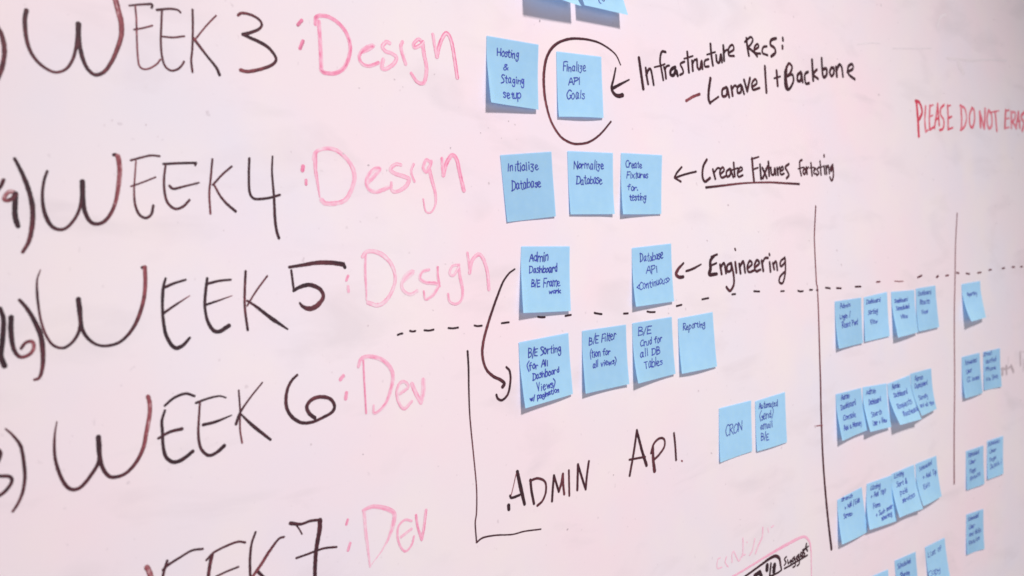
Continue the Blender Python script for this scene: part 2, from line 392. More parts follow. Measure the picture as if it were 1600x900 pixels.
write('date_mark', K, 'dark date figure 16 with bracket beside week 5', '20', 32, .9, (None, [30, 34, 36, 38], [.85, .9, .9], '0,128 22,200 15,330 5,420 28,487'),
    (None, [34, 34, 28, 24, 24, 20], [.95, .9, .8, .35, .25, .7], '70,182 68,260 80,360 105,415 140,432 190,410 212,370 200,335 160,342 132,378'),
    (None, [22, 28, 34, 34, 28, 18], [.8, .88, .8, .6, .5], '122,75 170,130 220,215 255,300 268,400 265,500 245,560 215,573'))
write('week_heading', K, 'black handwritten heading WEEK 5', '20', 16, .8,
    (None, [8, 18, 16, 18, 20, 24, 32], [.6, .85, .55, .8, .8, .9], '252,-112 232,-50 232,30 240,110 255,200 285,290 330,355 390,375 440,350 480,300 500,240 502,150 490,70'),
    (None, [32, 26, 18, 20, 26, 26, 28], [.9, .85, .8, .8, .5, .3, .25], '490,70 500,170 515,260 560,325 620,358 690,358 760,330 825,260 870,170 900,60 908,-40 905,-130'), (None, 22, .85, '905,-132 890,-128'),
    (None, [20, 14], .88, '1030,-5 1090,-30 1160,-52'), (None, [16, 22, 18, 22, 24, 26, 18], .88, '1035,-60 1020,0 1015,100 1020,200 1040,300 1090,372 1140,360 1185,312'), (None, [18, 14, 6], [.85, .8, .3], '1025,155 1090,110 1185,48'),
    (None, [18, 14], .85, '1290,-25 1370,-45 1442,-52'), (None, [18, 20, 18, 24, 28], .86, '1295,-60 1285,20 1280,110 1295,200 1330,260 1370,272 1430,235'), (None, [16, 12, 5], [.85, .8, .3], '1285,105 1360,80 1450,48'),
    (None, 16, [.85, .6, .6, .85], '1535,-105 1530,0 1530,120 1548,262'), (None, 12, .55, '1670,-75 1600,20 1545,110'), (None, [14, 20, 26, 12], [.6, .9, .95, .9], '1545,80 1600,115 1690,185 1797,257'),
    ('11', [18, 24, 30, 30], [.85, .7, .6, .9], '208,770 300,755 390,742 470,742 545,752'), ('11', 22, .92, '545,750 555,770'), ('11', 15, .85, '220,790 228,850 235,905'),
    ('21', [18, 26, 28, 24, 30, 32, 14], [.95, .9, .75, .6, .5, .6, .8], '235,18 272,-5 330,-20 390,0 420,40 410,78 370,118 330,130 292,115 274,94'))
write('colon', P, 'pink colon after week 5', '11', 16, .7, '565,852 575,825', ('21', 16, .5, '575,-10 578,22'))
write('phase_word', P, 'pink handwritten word Design in the week 5 row', '11', 18, .42,
    (None, [14, 16, 8], .5, '685,690 682,800 688,900 690,978'), (None, [20, 28, 20, 22, 24], .44, '665,705 690,675 740,672 800,700 850,760 870,840 850,920 810,980 760,1008 700,992'),
    (None, 20, .42, '925,855 980,805 975,795 935,820 910,880 925,920 965,940 1007,918'), (None, [18, 22, 14], .46, '1080,785 1040,800 1025,840 1060,865 1120,870 1140,882 1110,940 1060,970 1048,920'),
    (None, 14, .55, '1135,770 1135,820 1147,887'), (None, 16, .48, '1270,755 1225,765 1210,810 1235,820 1265,772'), (None, [18, 20, 14, 14], .46, '1265,760 1275,830 1290,910 1285,970 1250,1000 1210,985 1200,938'),
    (None, 14, .5, '1320,680 1330,750 1335,805'), (None, 20, .47, '1335,805 1350,730 1390,690 1420,720 1445,800 1455,908'), streak=.24)
write('arrow', K, 'arrow of dark ink pointing left at the Database API note', '12', 14, .8, (None, [12, 20, 18], [.8, .5, .45, .8], '1072,745 1040,780 1025,815 1045,832 1070,830'), (None, [14, 16, 10], .85, '1088,795 1130,780 1182,752'))
write('handwritten_word', K, 'black handwritten word Engineering', '12', 13, .78,
    (None, [16, 22, 16], .88, '1262,700 1240,730 1240,780 1233,815 1280,812'), (None, 14, .85, '1238,762 1277,745'), (None, 15, .85, '1245,706 1282,690'),
    '1300,755 1310,812', '1302,775 1325,745 1337,807', '1365,745 1345,760 1345,795 1368,790 1370,745', '1370,745 1385,820 1385,880 1362,918 1340,895', '1395,740 1402,802', (None, 10, .7, '1393,655 1396,662'),
    '1420,750 1428,807', '1422,770 1445,735 1457,802', '1470,780 1500,750 1485,730 1470,770 1480,800 1512,790', '1520,770 1545,745 1530,725 1515,760 1525,795 1552,785', '1560,730 1570,792', '1562,750 1580,715 1600,712',
    ('13', 12, None, '10,740 15,797'), ('13', 11, None, '8,688 9,694'), ('13', 12, None, '30,745 38,782'), ('13', 12, None, '32,755 50,735 58,787'), ('13', 11, .7, '105,710 78,735 80,765 105,740 107,715 108,800 92,868 70,862 75,830 102,800'))
dash = ['885,293 900,287 915,284', '962,268 978,272 996,268', '1052,264 1080,266 1110,260', '1202,250 1230,252 1263,247', '1365,234 1385,238 1411,235', '1535,220 1580,214']
for item in (*dash,
    *[('22', 13, .92, s) for s in ('162,180 180,183 205,182', '333,174 368,168', '515,155 535,160 560,163', '698,160 724,158', '845,147 865,151 893,150', '1028,113 1060,105', '1188,71 1228,63', '1375,40 1396,37', '1512,20 1546,22')],
    *[('23', 12, .85, s) for s in ('80,20 101,19', '187,17 203,22 219,19', '260,12 277,11', '303,14 312,14')],
    *[('13', 12, .8, s) for s in ('360,898 388,902', '428,900 457,902', '545,892 580,891')],
    *[('13', 11, .5, s) for s in ('678,863 699,860', '935,834 960,822', '1053,833 1063,826', '1110,824 1128,820', '1178,804 1193,808', '1238,809 1260,812', '1310,806 1332,802', '1380,788 1396,785', '1463,778 1479,775', '1525,770 1541,768', '1578,768 1590,766', '1640,760 1655,757')],
    ('13', 7, .25, '790,857 820,859 845,858')):
    write('dash', K, None, '21', 13, .92, item)
write('ruled_line', K, 'tall thin brown line left of the grid of notes', '13', [7, 7, 9, 11, 13], [.5, .35, .5, .7, .8], '298,388 290,560 292,660 302,860 308,900 315,1050 322,1300 328,1500 332,1700 345,2000 370,2300 396,2530', ('23', 7, .25, '292,863 340,858'))
write('ruled_line', K, 'thin brown line right of the four-note rows', '13', [5, 6, 6, 7], [.42, .36, .32, .42], '1182,433 1172,620 1168,860 1164,1100 1166,1500 1163,1800 1163,2122')

write('date_mark', K, 'date figure 3 with bracket, cut off beside week 6', '30', 22, .75, '-60,95 -10,112 4,140 -20,200 -60,262', '-60,275 0,275 55,277 75,302 50,350 0,395 -50,412', (None, [12, 22, 24, 22, 18], [.6, .75, .8, .65, .6], '35,-20 80,20 130,90 150,200 155,290 140,380 110,450 80,495'))
write('week_heading', K, 'black handwritten heading WEEK 6', '30', 16, .75,
    (None, [8, 18, 22, 24, 24, 26, 32], [.6, .7, .75, .7, .7, .8, .88], '355,-65 342,20 340,120 355,210 390,300 430,350 475,358 520,330 575,260 615,190 622,110 615,32'),
    (None, [32, 26, 22, 26, 28, 28], [.88, .8, .75, .6, .35, .25, .3], '615,32 620,130 640,220 680,275 730,280 790,255 850,190 895,100 915,0 935,-110 935,-180 925,-222'),
    ('20', [16, 18, 16], .85, '1030,735 1090,685 1160,660 1215,675'), ('20', [16, 20, 20, 24, 26, 24], .84, '1030,765 1012,830 1015,900 1020,990 1040,1060 1090,1088 1150,1065 1205,1020'), ('20', [16, 22], .85, '990,940 1060,900 1137,880'),
    ('20', [16, 14, 10], .8, '1225,718 1300,690 1370,675 1412,685'), ('20', [14, 16, 20, 24], [.6, .6, .8, .9], '1250,710 1242,830 1240,920 1255,1000 1300,1045 1350,1030 1402,985'), ('20', [20, 18, 8], .82, '1270,855 1350,835 1447,795'),
    ('20', 12, [.75, .6, .4], '1492,640 1500,760 1500,880 1513,968'), ('20', [10, 12, 18], [.6, .6, .8], '1640,590 1560,690 1500,780 1475,850'), ('20', [12, 24, 18], .88, '1502,785 1580,860 1690,947'),
    ('21', [16, 22, 22, 18, 22, 24, 24], [.8, .65, .85, .7, .8, .5, .85], '257,543 215,590 190,660 190,740 220,800 280,840 350,838 420,808 475,775 490,735 462,692 400,680 345,700 318,740 330,780 367,812'))
write('colon', P, 'pink colon after week 6', '21', 20, .75, '527,573 545,548', '560,692 565,655')
write('phase_word', P, 'pink handwritten word Dev in the week 6 row', '21', 18, .44,
    (None, 12, .58, '670,450 675,560 682,680 688,782'), (None, [20, 26, 22, 14], .42, '640,490 660,440 720,428 790,450 840,500 855,560 840,640 810,720 765,770 735,780 735,735'),
    (None, 18, .45, '900,660 950,618 925,585 895,600 880,650 890,710 925,755 972,708'), (None, 26, .45, '975,600 1000,660 1030,715'), (None, 26, .45, '1030,715 1045,650 1045,575'), streak=.24)
write('arrow', K, 'long curved arrow from the Admin Dashboard note down to the note below', '21', 15, .7, (None, [10, 14, 16, 18, 16, 20], [.9, .9, .75, .5, .5, .6, .8], '1617,-118 1580,-90 1545,-40 1520,20 1480,130 1445,240 1420,340 1415,420 1435,500 1480,550 1530,575 1553,598 1540,618'),
    (None, 14, .85, '1565,495 1585,520 1590,580 1575,660 1540,700 1512,692 1502,668'))
write('ruled_bracket', K, 'thin dark corner bracket ruled left of ADMIN API', '21', [13, 9, 8, 9], [.88, .7, .45, .5, .7], '1322,395 1328,500 1330,640 1335,780 1345,900 1360,1050 1378,1250 1378,1400 1370,1470 1378,1588', (None, [12, 9, 10], .8, '1378,1590 1420,1560 1500,1545 1600,1540 1680,1520 1780,1507'))
write('week_heading', K, 'black handwritten heading WEEK 7 cut off by the bottom edge', '30', 16, .7,
    (None, 34, .3, '918,845 935,880 945,930 935,1000 900,1090'), (None, [18, 14, 14], .75, '1020,862 1045,835 1130,780 1200,740 1267,730'), (None, 18, .75, '1045,805 1025,870 1010,960 1020,1040 1080,1090'),
    (None, 14, .68, '1290,800 1340,750 1430,705 1490,685 1532,690'), (None, [24, 20], .62, '1325,770 1310,840 1300,940 1310,1040 1370,1080'), (None, 12, .65, '1350,902 1420,870 1490,842'),
    (None, [14, 16, 18], .75, '1597,625 1572,700 1562,800 1565,920 1570,1000'), ('31', [12, 20, 16], [.75, .45, .4], '175,655 140,670 80,750 30,830 -5,878 -35,930'), ('31', 22, .85, '5,865 60,920 130,990'),
    ('31', [24, 16, 18], .72, '215,570 280,575 340,555 402,548'), ('31', 11, .7, '247,577 267,602 287,637'), ('31', [30, 26, 24, 24], [.7, .8, .75], '400,552 396,620 378,720 370,820 368,930 372,1060'), ('31', 14, .8, '252,788 330,760 420,728 503,718'))
write('colon', P, 'pink colon after week 7', '31', 15, .72, '565,577 573,548', '575,740 588,695')
write('phase_word', P, 'pink handwritten word Dev in the week 7 row', '31', 14, .5,
    (None, [20, 18, 10], .5, '675,500 685,620 700,740 712,842'), (None, [18, 26, 26, 10, 5], [.5, .55, .5, .4, .3], '670,490 720,468 780,470 840,490 865,520 850,600 820,680 780,750 720,830'),
    '972,555 930,550 890,590 885,660 905,720 935,745 970,710 987,653', '905,657 972,605', (None, 16, None, '1000,520 1010,590 1035,672'), (None, 16, None, '1035,672 1050,590 1062,488'), streak=.24)
write('handwritten_word', K, 'black handwritten word ADMIN', '32', 14, .78,
    (None, [20, 24, 18], .95, '33,248 50,330 78,450'), (None, 16, .85, '-2,412 20,405 47,393'), (None, 20, .95, '-22,458 -20,482'), (None, 14, .9, '-12,398 -8,410'), (None, 5, .35, '25,262 8,340 -6,396'),
    (None, 16, .85, '115,300 122,370 137,447'), (None, 14, .7, '112,305 160,290 205,310 212,370 190,430 158,460'), '250,432 255,350 262,272', '262,272 278,325 292,372', (None, 14, .55, '292,372 308,320 318,262'), (None, 14, .55, '318,262 320,330 326,388'),
    (None, 12, .6, '355,240 358,397'), '408,362 412,203', '412,203 435,280 460,357', (None, 13, .65, '460,357 468,270 480,183'),
    '|black handwritten word API', (None, 13, .7, '735,272 760,130 780,-10'), (None, [14, 18], .85, '780,-10 810,110 840,207'), (None, 14, .7, '733,173 832,155'), (None, [14, 20], .6, '880,92 882,170 890,242'), (None, 12, .65, '868,132 885,75 920,40 950,45 952,90 920,140 888,172'),
    (None, 12, .75, '1012,8 1020,90 1025,174'), (None, 12, .3, '1060,180 1064,182'))
write('faint_scribble', P, 'faint rubbed-out pink scribble near the bottom edge', '32', 7, .3,
    '1302,786 1285,800 1283,850 1312,845', '1340,780 1332,815 1350,842', '1386,745 1375,763 1375,813', '1386,745 1404,784 1418,806 1439,770 1457,766', '1443,664 1443,742 1439,777', (None, None, .3, '1467,688 1470,690'), '1517,667 1503,735 1485,770', '1567,596 1564,653 1542,703 1521,760', (None, None, .3, '1599,600 1603,624'), '1620,596 1635,585')
write('drawn_box', P, 'pink rounded box outline at the bottom edge', '33', [9, 9, 10, 14, 12, 8, 7], [.5, .5, .55, .5, .45, .4], '-260,925 -150,862 0,770 100,712 190,665 230,655 258,685 268,740 270,800 272,950')
write('drawn_box', K, 'black rounded box inside the pink one, marked 1/2', '33', [10, 11, 11, 14, 17, 10], .82, '-190,935 -60,842 0,797 30,780 50,776 70,790 78,830 84,862', (None, 10, .85, '84,862 60,880 15,900'),
    (None, 22, .97, '-84,898 -52,876'), (None, 20, .97, '-52,876 -42,900'), (None, 20, .95, '-5,835 -7,860'), (None, 11, .92, '18,823 10,898'), (None, 20, .95, '41,832 36,870'), (None, 12, .9, '41,870 30,905'), (None, 10, .88, '28,845 44,838'))
write('side_word', K, 'small black handwritten word suggest, underlined', '33', 8, .88, '115,780 102,795 112,815 102,832', '122,800 126,822 138,808 142,800 144,822', '165,780 150,797 155,812 167,790 170,835 156,845', '192,765 176,785 182,798 193,775 195,822 182,835', (None, 9, None, '203,778 218,762 206,752 202,770 218,782'), '230,735 217,748 230,760 222,775', (None, 9, None, '240,698 236,722 246,742'), '215,738 252,714', (None, 10, None, '102,853 130,838 170,815 245,770'))
write('faint_scribble', M_GREY, 'faint grey writing right of the pair of notes at the picture edge', '23', 11, .6, '1458,505 1493,504 1520,490', '1467,504 1464,538', (None, 12, .65, '1489,493 1491,533'), (None, 12, .65, '1520,489 1533,520'), (None, 6, .25, '1502,433 1500,484'), '|faint grey writing cut by the right picture edge', (None, 10, .5, '1576,404 1577,450 1578,480'), (None, 7, .3, '1576,404 1592,398 1606,395'), (None, 8, .3, '1596,449 1597,515'))
write('smudge', M_GREY, 'faint grey smears of wiped ink in the upper right', '03', 12, .06, (None, 14, .1, '1120,362 1180,370 1250,376'), '1060,170 1075,110 1110,90', (None, 8, .04, '560,275 640,268 700,270'), (None, 8, .05, '780,300 900,302 1020,300'), (None, 18, .06, '1190,395 1205,425 1220,455'), (None, 10, .05, '1250,380 1380,372 1490,378'), lanes=6)
specks = Ink()
for t, x, y in [('00', 650, 785), ('00', 915, 782), ('00', 985, 852), ('00', 700, 750), ('01', 870, 497), ('01', 900, 567), ('01', 920, 545), ('01', 645, 550), ('01', 1403, 828), ('01', 1535, 862), ('01', 1575, 758), ('01', 1118, 462), ('11', 1455, 248), ('11', 820, 166), ('11', 698, 132), ('11', 1217, 22), ('11', 220, 48), ('11', 540, 60), ('11', 1185, 748), ('03', 690, 590), ('03', 708, 30), ('03', 1415, 122), ('12', 1350, 380), ('32', 1243, 130), ('32', 1424, 546), ('32', 345, 610), ('31', 345, 80), ('31', 672, 140), ('31', 1145, 212), ('21', 700, 232), ('22', 635, 265), ('22', 1165, 645), ('23', 300, 865), ('13', 258, 602), ('13', 432, 663), ('32', 630, 268), ('02', 175, 128), ('02', 20, 780), ('02', 30, 870)]:
    x += random.uniform(-3, 3); a = random.uniform(0, 6.28); l = random.uniform(2, 7)
    stroke(specks, t, random.uniform(4, 9), random.uniform(.2, .6), f'{x},{y} {x + l * math.cos(a):.1f},{y + l * math.sin(a):.1f}', .2, 2)
for _ in range(46):
    x, y = random.uniform(0, 1600), random.uniform(0, 900); a = random.uniform(0, 6.28); l = random.uniform(1, 6)
    stroke(specks, '00', random.uniform(2.5, 6), random.uniform(.05, .4), f'{x * 4:.1f},{y * 4:.1f} {x * 4 + l * math.cos(a):.1f},{y * 4 + l * math.sin(a):.1f}', .2, 2)
specks.build('ink_specks', M_GREY, board, 'scattered grey specks of dried ink')['kind'] = 'stuff'

# ---------------------------------------------------------------- sticky notes
NOTE = 0.0762
# per note: top middle x, z (mm), tilt (rad), how far its lower left and right corners stand off the board (mm),
# and how far its four corners (top left, top right, bottom right, bottom left) leave a perfect square (mm)
NOTES = {
    1: (669.3, 265.0, -0.054, 10.0, 3.0, 0.4, -0.5, 1.4, 1.2, -6.0, -1.1, -4.5, -2.8),
    2: (773.0, 258.3, -0.010, 2.5, 2.0, 1.8, 0.2, 1.3, 1.3, -4.1, 0.1, -4.1, -2.9),
    3: (675.7, 134.7, 0.048, 1.0, 2.0, 0.2, -0.8, 2.4, 1.4, -3.8, 0.3, -1.6, -0.9),
    4: (780.0, 138.7, -0.028, 1.5, 3.0, 0.3, -0.4, 2.1, 1.1, -4.3, -0.2, -2.2, -1.0),
    5: (872.0, 137.7, -0.042, 5.0, 1.5, 1.2, -0.1, 2.9, 1.9, -6.1, -0.2, -6.3, -2.8),
    6: (695.6, 25.5, -0.060, 8.0, 3.0, 1.0, -0.3, 0.4, 1.1, -4.3, -0.3, -5.9, -0.8),
    7: (878.7, 18.8, 0.006, 6.0, 3.0, 1.5, -1.0, 1.1, 1.2, -5.7, 0.3, -6.9, -0.2),
    8: (681.4, -79.9, 0.035, 7.0, 2.0, 0.4, -0.7, 1.7, -0.4, -3.6, 2.7, -6.1, 0.3),
    9: (781.2, -78.7, -0.008, 6.0, 3.0, 0.8, -0.6, 1.2, 0.3, -4.1, 1.6, -6.3, 0.2),
    10: (869.7, -77.8, 0.013, 8.0, 3.0, 0.7, 0.1, 0.5, 0.3, -4.7, 1.0, -7.0, -0.5),
    11: (957.0, -78.9, 0.009, 4.5, 2.5, 1.9, -1.1, -1.0, 0.3, -3.8, 0.8, -4.5, 1.4),
    12: (1027.5, -211.7, -0.019, 1.5, 1.5, 3.3, -1.7, 0.5, -0.2, -5.7, 3.7, -3.7, 0.5),
    13: (1111.2, -213.2, 0.000, 2.0, 1.5, 2.6, -2.2, 0.8, 0.5, -4.9, 1.9, -4.2, 2.1),
    14: (1341.9, -88.7, -0.003, 5.5, 2.5, -0.8, -0.2, 2.7, -0.0, -5.3, 1.2, -8.1, 0.3),
    15: (1427.1, -86.9, 0.012, 2.0, 1.0, 2.8, -1.7, 2.4, 0.8, -3.1, 1.1, -8.3, 1.0),
    16: (1521.8, -88.6, -0.011, 10.0, 5.0, -2.1, 1.5, 2.5, -0.3, -3.2, 0.5, -8.1, -2.0),
    17: (1605.0, -87.5, 0.003, 4.0, 4.0, 1.6, 0.2, -1.1, 0.5, -4.6, -0.1, -6.8, -0.1),
    18: (1786.8, -90.2, 0.018, 16.0, 9.0, -1.8, -0.8, 2.1, -1.4, -4.2, 2.1, -8.1, 1.3),
    19: (1765.1, -231.4, -0.012, 6.0, 2.0, 0.8, 0.8, -0.0, 1.4, -1.6, -1.5, -9.8, -0.5),
    20: (1855.9, -231.7, -0.038, 1.5, 1.5, 2.2, -0.9, 2.0, 0.9, -4.6, 0.2, -5.5, 0.6),
    21: (1325.4, -235.4, 0.025, 9.5, 6.0, -0.4, 0.0, -0.3, -2.5, -4.0, 3.9, -9.0, 2.3),
    22: (1406.5, -237.9, -0.052, 13.0, 6.0, -0.2, -0.7, -0.1, -1.0, -1.3, 1.4, -5.9, 2.1),
    23: (1486.4, -239.7, 0.029, 18.0, 14.0, -0.9, -1.5, 1.1, 1.2, 1.5, -2.2, -3.5, 2.7),
    24: (1566.6, -235.2, 0.008, 16.0, 6.0, -0.3, 0.1, 0.1, -0.8, -4.0, 1.6, -1.8, 0.2),
    25: (1307.3, -399.5, 0.052, 8.0, 2.0, 0.9, -1.2, -1.4, -0.5, -0.9, 0.7, -11.3, 6.1),
    26: (1399.3, -397.2, -0.031, 9.0, 7.0, -1.1, -0.1, 2.8, 0.3, -0.3, -0.4, -16.2, 4.4),
    27: (1479.5, -395.7, -0.003, 13.0, 10.0, -0.9, -0.4, 0.9, 0.5, 1.4, -1.3, -10.3, 3.2),
    28: (1563.1, -394.7, 0.014, 12.0, 5.0, -0.8, -0.2, 0.3, -1.2, -0.9, 1.5, -7.2, 2.5),
    29: (1753.8, -409.4, -0.052, 1.5, 1.5, 3.0, -1.7, 0.8, -0.3, -5.6, 2.4, -4.5, 2.1),
    30: (1844.5, -407.0, -0.059, 1.5, 2.0, 4.1, -1.4, 1.1, 0.3, -9.3, 2.7, -4.8, 0.8),
    31: (1737.3, -529.6, -0.097, 1.5, 1.5, 3.1, -1.2, -1.0, 0.7, -4.4, 1.0, -2.5, 1.1),
    32: (1467.2, -539.3, 0.002, 3.0, 3.0, 2.0, -3.8, -2.3, -7.2, -2.3, -7.2, 2.0, -3.8),
    33: (1575.0, -545.5, 0.018, 5.0, 5.0, 0.8, -1.2, -1.6, -3.7, -1.6, -3.7, 0.8, -1.2),
    34: (1375.1, -544.6, -0.021, 3.0, 3.0, 3.0, -4.3, -5.6, -6.2, -5.6, -6.2, 3.0, -4.3),
    35: (733.9, 383.4, -0.045, 24.0, 18.0, -3.1, 1.9, -2.7, 2.6, -2.7, 2.6, -3.1, 1.9),
    36: (817.8, 385.7, -0.032, 16.0, 15.0, -3.2, 1.6, -2.4, 1.8, -2.4, 1.8, -3.2, 1.6),
}

class Sheet:
    def __init__(self, key):
        u, v, self.th, hl, hr, *c = NOTES[key]
        self.u, self.v, self.hl, self.hr = u * MM, v * MM, hl * MM, hr * MM
        self.c = [(c[i] * MM, c[i + 1] * MM) for i in range(0, 8, 2)]
        r = random.Random(key * 13 + 1)
        self.glue = r.uniform(.14, .22); self.pw = r.uniform(1.3, 1.75); self.bow = r.uniform(-1.0, 1.6) * MM
        self.wv = r.uniform(-.6, .6) * MM; self.ph = r.uniform(0, 6.28); self.ck = (r.uniform(-.6, 1.8) * MM, r.uniform(-.6, 1.8) * MM)
        self.cs, self.sn = math.cos(self.th), math.sin(self.th)
    def height(self, s, t):
        g = max(0.0, (t - self.glue) / (1 - self.glue)) ** self.pw
        return max(0.0004, 0.0007 + (self.hl * (.5 - s) + self.hr * (.5 + s)) * g + self.bow * (1 - 4 * s * s) * g * g \
            + self.wv * math.sin(5 * s + 4 * t + self.ph) * min(1, g * 3) + (self.ck[0] * max(0, -2 * s - .3) ** 2 + self.ck[1] * max(0, 2 * s - .3) ** 2) * g ** 4)
    def point(self, s, t, off=0.0):
        """s -0.5..0.5 across, t 0..1 down the sheet -> place relative to the note's top middle"""
        k = 14; z = 0.0; hp = self.height(s, 0)
        for i in range(1, k + 1):
            h = self.height(s, t * i / k); dh = h - hp; hp = h
            dl = t * NOTE / k; z += math.sqrt(max(dl * dl - dh * dh, dl * dl * .1))
        lx = s * NOTE; a = s + .5; (tl, tr, br, bl) = self.c
        cx = (tl[0] * (1 - a) + tr[0] * a) * (1 - t) + (bl[0] * (1 - a) + br[0] * a) * t
        cz = (tl[1] * (1 - a) + tr[1] * a) * (1 - t) + (bl[1] * (1 - a) + br[1] * a) * t
        return (lx * self.cs + z * self.sn + cx, -self.height(s, t) - off, lx * self.sn - z * self.cs + cz)
    def find(self, px, py):
        """spot of the picture -> (s, t) on the curled sheet"""
        s, t = 0.0, 0.5
        for _ in range(14):
            def err(s, t):
                p = self.point(s, t)
                d = Vector((p[0] + self.u, p[1], p[2] + self.v)) - EYE
                q = d.dot(FWD)
                return (800 + FOCAL * d.dot(RIGHT) / q - px, 450 - FOCAL * d.dot(UP) / q - py)
            e = err(s, t); a = err(s + 1e-3, t); b = err(s, t + 1e-3)
            j11, j21, j12, j22 = (a[0] - e[0]) / 1e-3, (a[1] - e[1]) / 1e-3, (b[0] - e[0]) / 1e-3, (b[1] - e[1]) / 1e-3
            det = j11 * j22 - j12 * j21
            if abs(det) < 1e-6: break
            s -= max(-.3, min(.3, (e[0] * j22 - e[1] * j12) / det)); t -= max(-.3, min(.3, (e[1] * j11 - e[0] * j21) / det))
            t = max(.01, min(1.2, t))
        return s, t

# one-stroke handwriting: x, y on a grid where small letters stand 6 high, capitals 10
GLYPH = {
 'A': (6, '0,0 3,10 6,0;1,4 5,4'), 'B': (6, '0,0 0,10;0,10 4,9 4,6 0,5;0,5 5,4 5,1 0,0'), 'C': (6, '6,9 3,10 0,6 1,1 3,0 6,1'), 'D': (6, '0,0 0,10;-1,10 4,9 6,5 4,1 -1,0'),
 'E': (5, '0,0 0,10;0,10 5,10;0,5 4,5;0,0 5,0'), 'F': (5, '0,0 0,10;0,10 5,10;0,5 4,5'), 'G': (6, '6,9 3,10 0,6 1,1 4,0 6,2 6,4 4,4'), 'H': (6, '0,0 0,10;6,0 6,10;0,5 6,5'), 'I': (2, '1,0 1,10'),
 'L': (5, '0,10 0,0;0,0 5,0'), 'M': (8, '0,0 1,10;1,10 4,3;4,3 7,10;7,10 8,0'), 'N': (6, '0,0 0,10;0,10 6,0;6,0 6,10'), 'O': (7, '3,10 0,6 1,1 4,0 7,4 6,9 3,10'), 'P': (5, '0,0 0,10;-1,10 4,10 5,7 0,5'),
 'R': (6, '0,0 0,10;-1,10 4,10 5,7 0,5;1,5 6,0'), 'S': (5, '5,9 2,10 0,8 4,4 4,1 0,0'), 'T': (6, '0,10 6,10;3,10 3,0'), 'U': (6, '0,10 0,2 3,0 6,2 6,10'), 'V': (6, '0,10 3,0;3,0 6,10'), 'W': (9, '0,10 2,0;2,0 4.5,7;4.5,7 7,0;7,0 9,10'),
 'a': (5, '4,5 2,6 0,3 1,0 3,1 4,5;4,5 4,1 5,0'), 'b': (5, '0,10 0,0;0,4 3,6 5,3 3,0 0,1'), 'c': (4, '4,5 2,6 0,3 2,0 4,1'), 'd': (5, '4,4 2,6 0,3 2,0 4,2;4,10 4,0'), 'e': (5, '0,3 4,4 3,6 1,6 0,3 2,0 5,1'),
 'f': (4, '4,10 2,10 1,7 1,0;-1,6 4,6'), 'g': (5, '4,5 2,6 0,4 2,1 4,4;4,6 4,-3 1,-4 0,-2'), 'h': (5, '0,10 0,0;0,4 3,6 4,4 4,0'), 'i': (2, '1,6 1,0;1,8.6 1,9.2'), 'k': (5, '0,10 0,0;4,6 0,3;0,3 5,0'), 'l': (2, '1,10 1,0'),
 'm': (8, '0,6 0,0;0,4 2,6 4,4 4,0;4,4 6,6 8,4 8,0'), 'n': (5, '0,6 0,0;0,4 3,6 4,4 4,0'), 'o': (5, '2,6 0,3 2,0 5,3 3,6 2,6'), 'p': (5, '0,6 0,-4;0,4 3,6 5,3 2,0 0,1'), 'q': (5, '4,5 2,6 0,4 2,1 4,4;4,6 4,-4 5,-3'), 'j': (3, '2,6 2,-3 0,-3;2,8.6 2,9.2'), 'r': (4, '0,6 0,0;0,3 2,6 4,5'), 's': (4, '4,5 2,6 0,5 4,2 2,0 0,1'),
 't': (4, '2,9 2,1 4,0;0,6 4,6'), 'u': (5, '0,6 0,1 2,0 4,2;4,6 4,0'), 'v': (5, '0,6 2,0;2,0 5,6'), 'w': (7, '0,6 2,0;2,0 3.5,5;3.5,5 5,0;5,0 7,6'), 'x': (5, '0,6 5,0;5,6 0,0'), 'y': (5, '0,6 1,2 4,3;4,6 4,-3 1,-4'), 'z': (5, '0,6 4,6 1,3;1,3 4,1 2,-3 0,-2'),
 '&': (6, '6,0 1,8 3,10 4,8 0,3 2,0 6,4'), '(': (3, '3,12 0,6 3,-2'), ')': (3, '0,12 3,6 0,-2'), '/': (3, '0,-1 3,11'), '+': (5, '0,4 5,4;2.5,7 2.5,1'), '.': (1, '0,0 0.6,0.3'), '<': (4, '4,7 0,4;0,4 4,1'), '>': (4, '0,7 4,4;4,4 0,1'), '?': (4, '0,8 2,10 4,8 2,4 2,3;2,0 2,0.5'), ' ': (4, ''),
}

def layout(text, rnd):
    """pen paths of a line in units of the cap height, and the line's length"""
    x = 0; out = []
    for ch in text:
        w, s = GLYPH[ch]
        dy = rnd.uniform(-.8, .8); sl = rnd.uniform(.02, .16); sc = rnd.uniform(.85, 1.18)
        for part in filter(None, s.split(';')):
            pts = []
            for p in part.split():
                a, b = (float(q) for q in p.split(','))
                if ch.islower() and b > 0: b = b * 1.1 if b <= 6 else 6.6 + (b - 6) * .9
                b = b * sc + dy
                pts.append(((x + a * rnd.uniform(.95, 1.05) + b * sl + rnd.uniform(-.4, .4)) / 10, (b + rnd.uniform(-.45, .45)) / 10))
            out.append(pts)
        x += w + rnd.uniform(.7, 1.9)
    return out, max(x - 1.5, 1) / 10

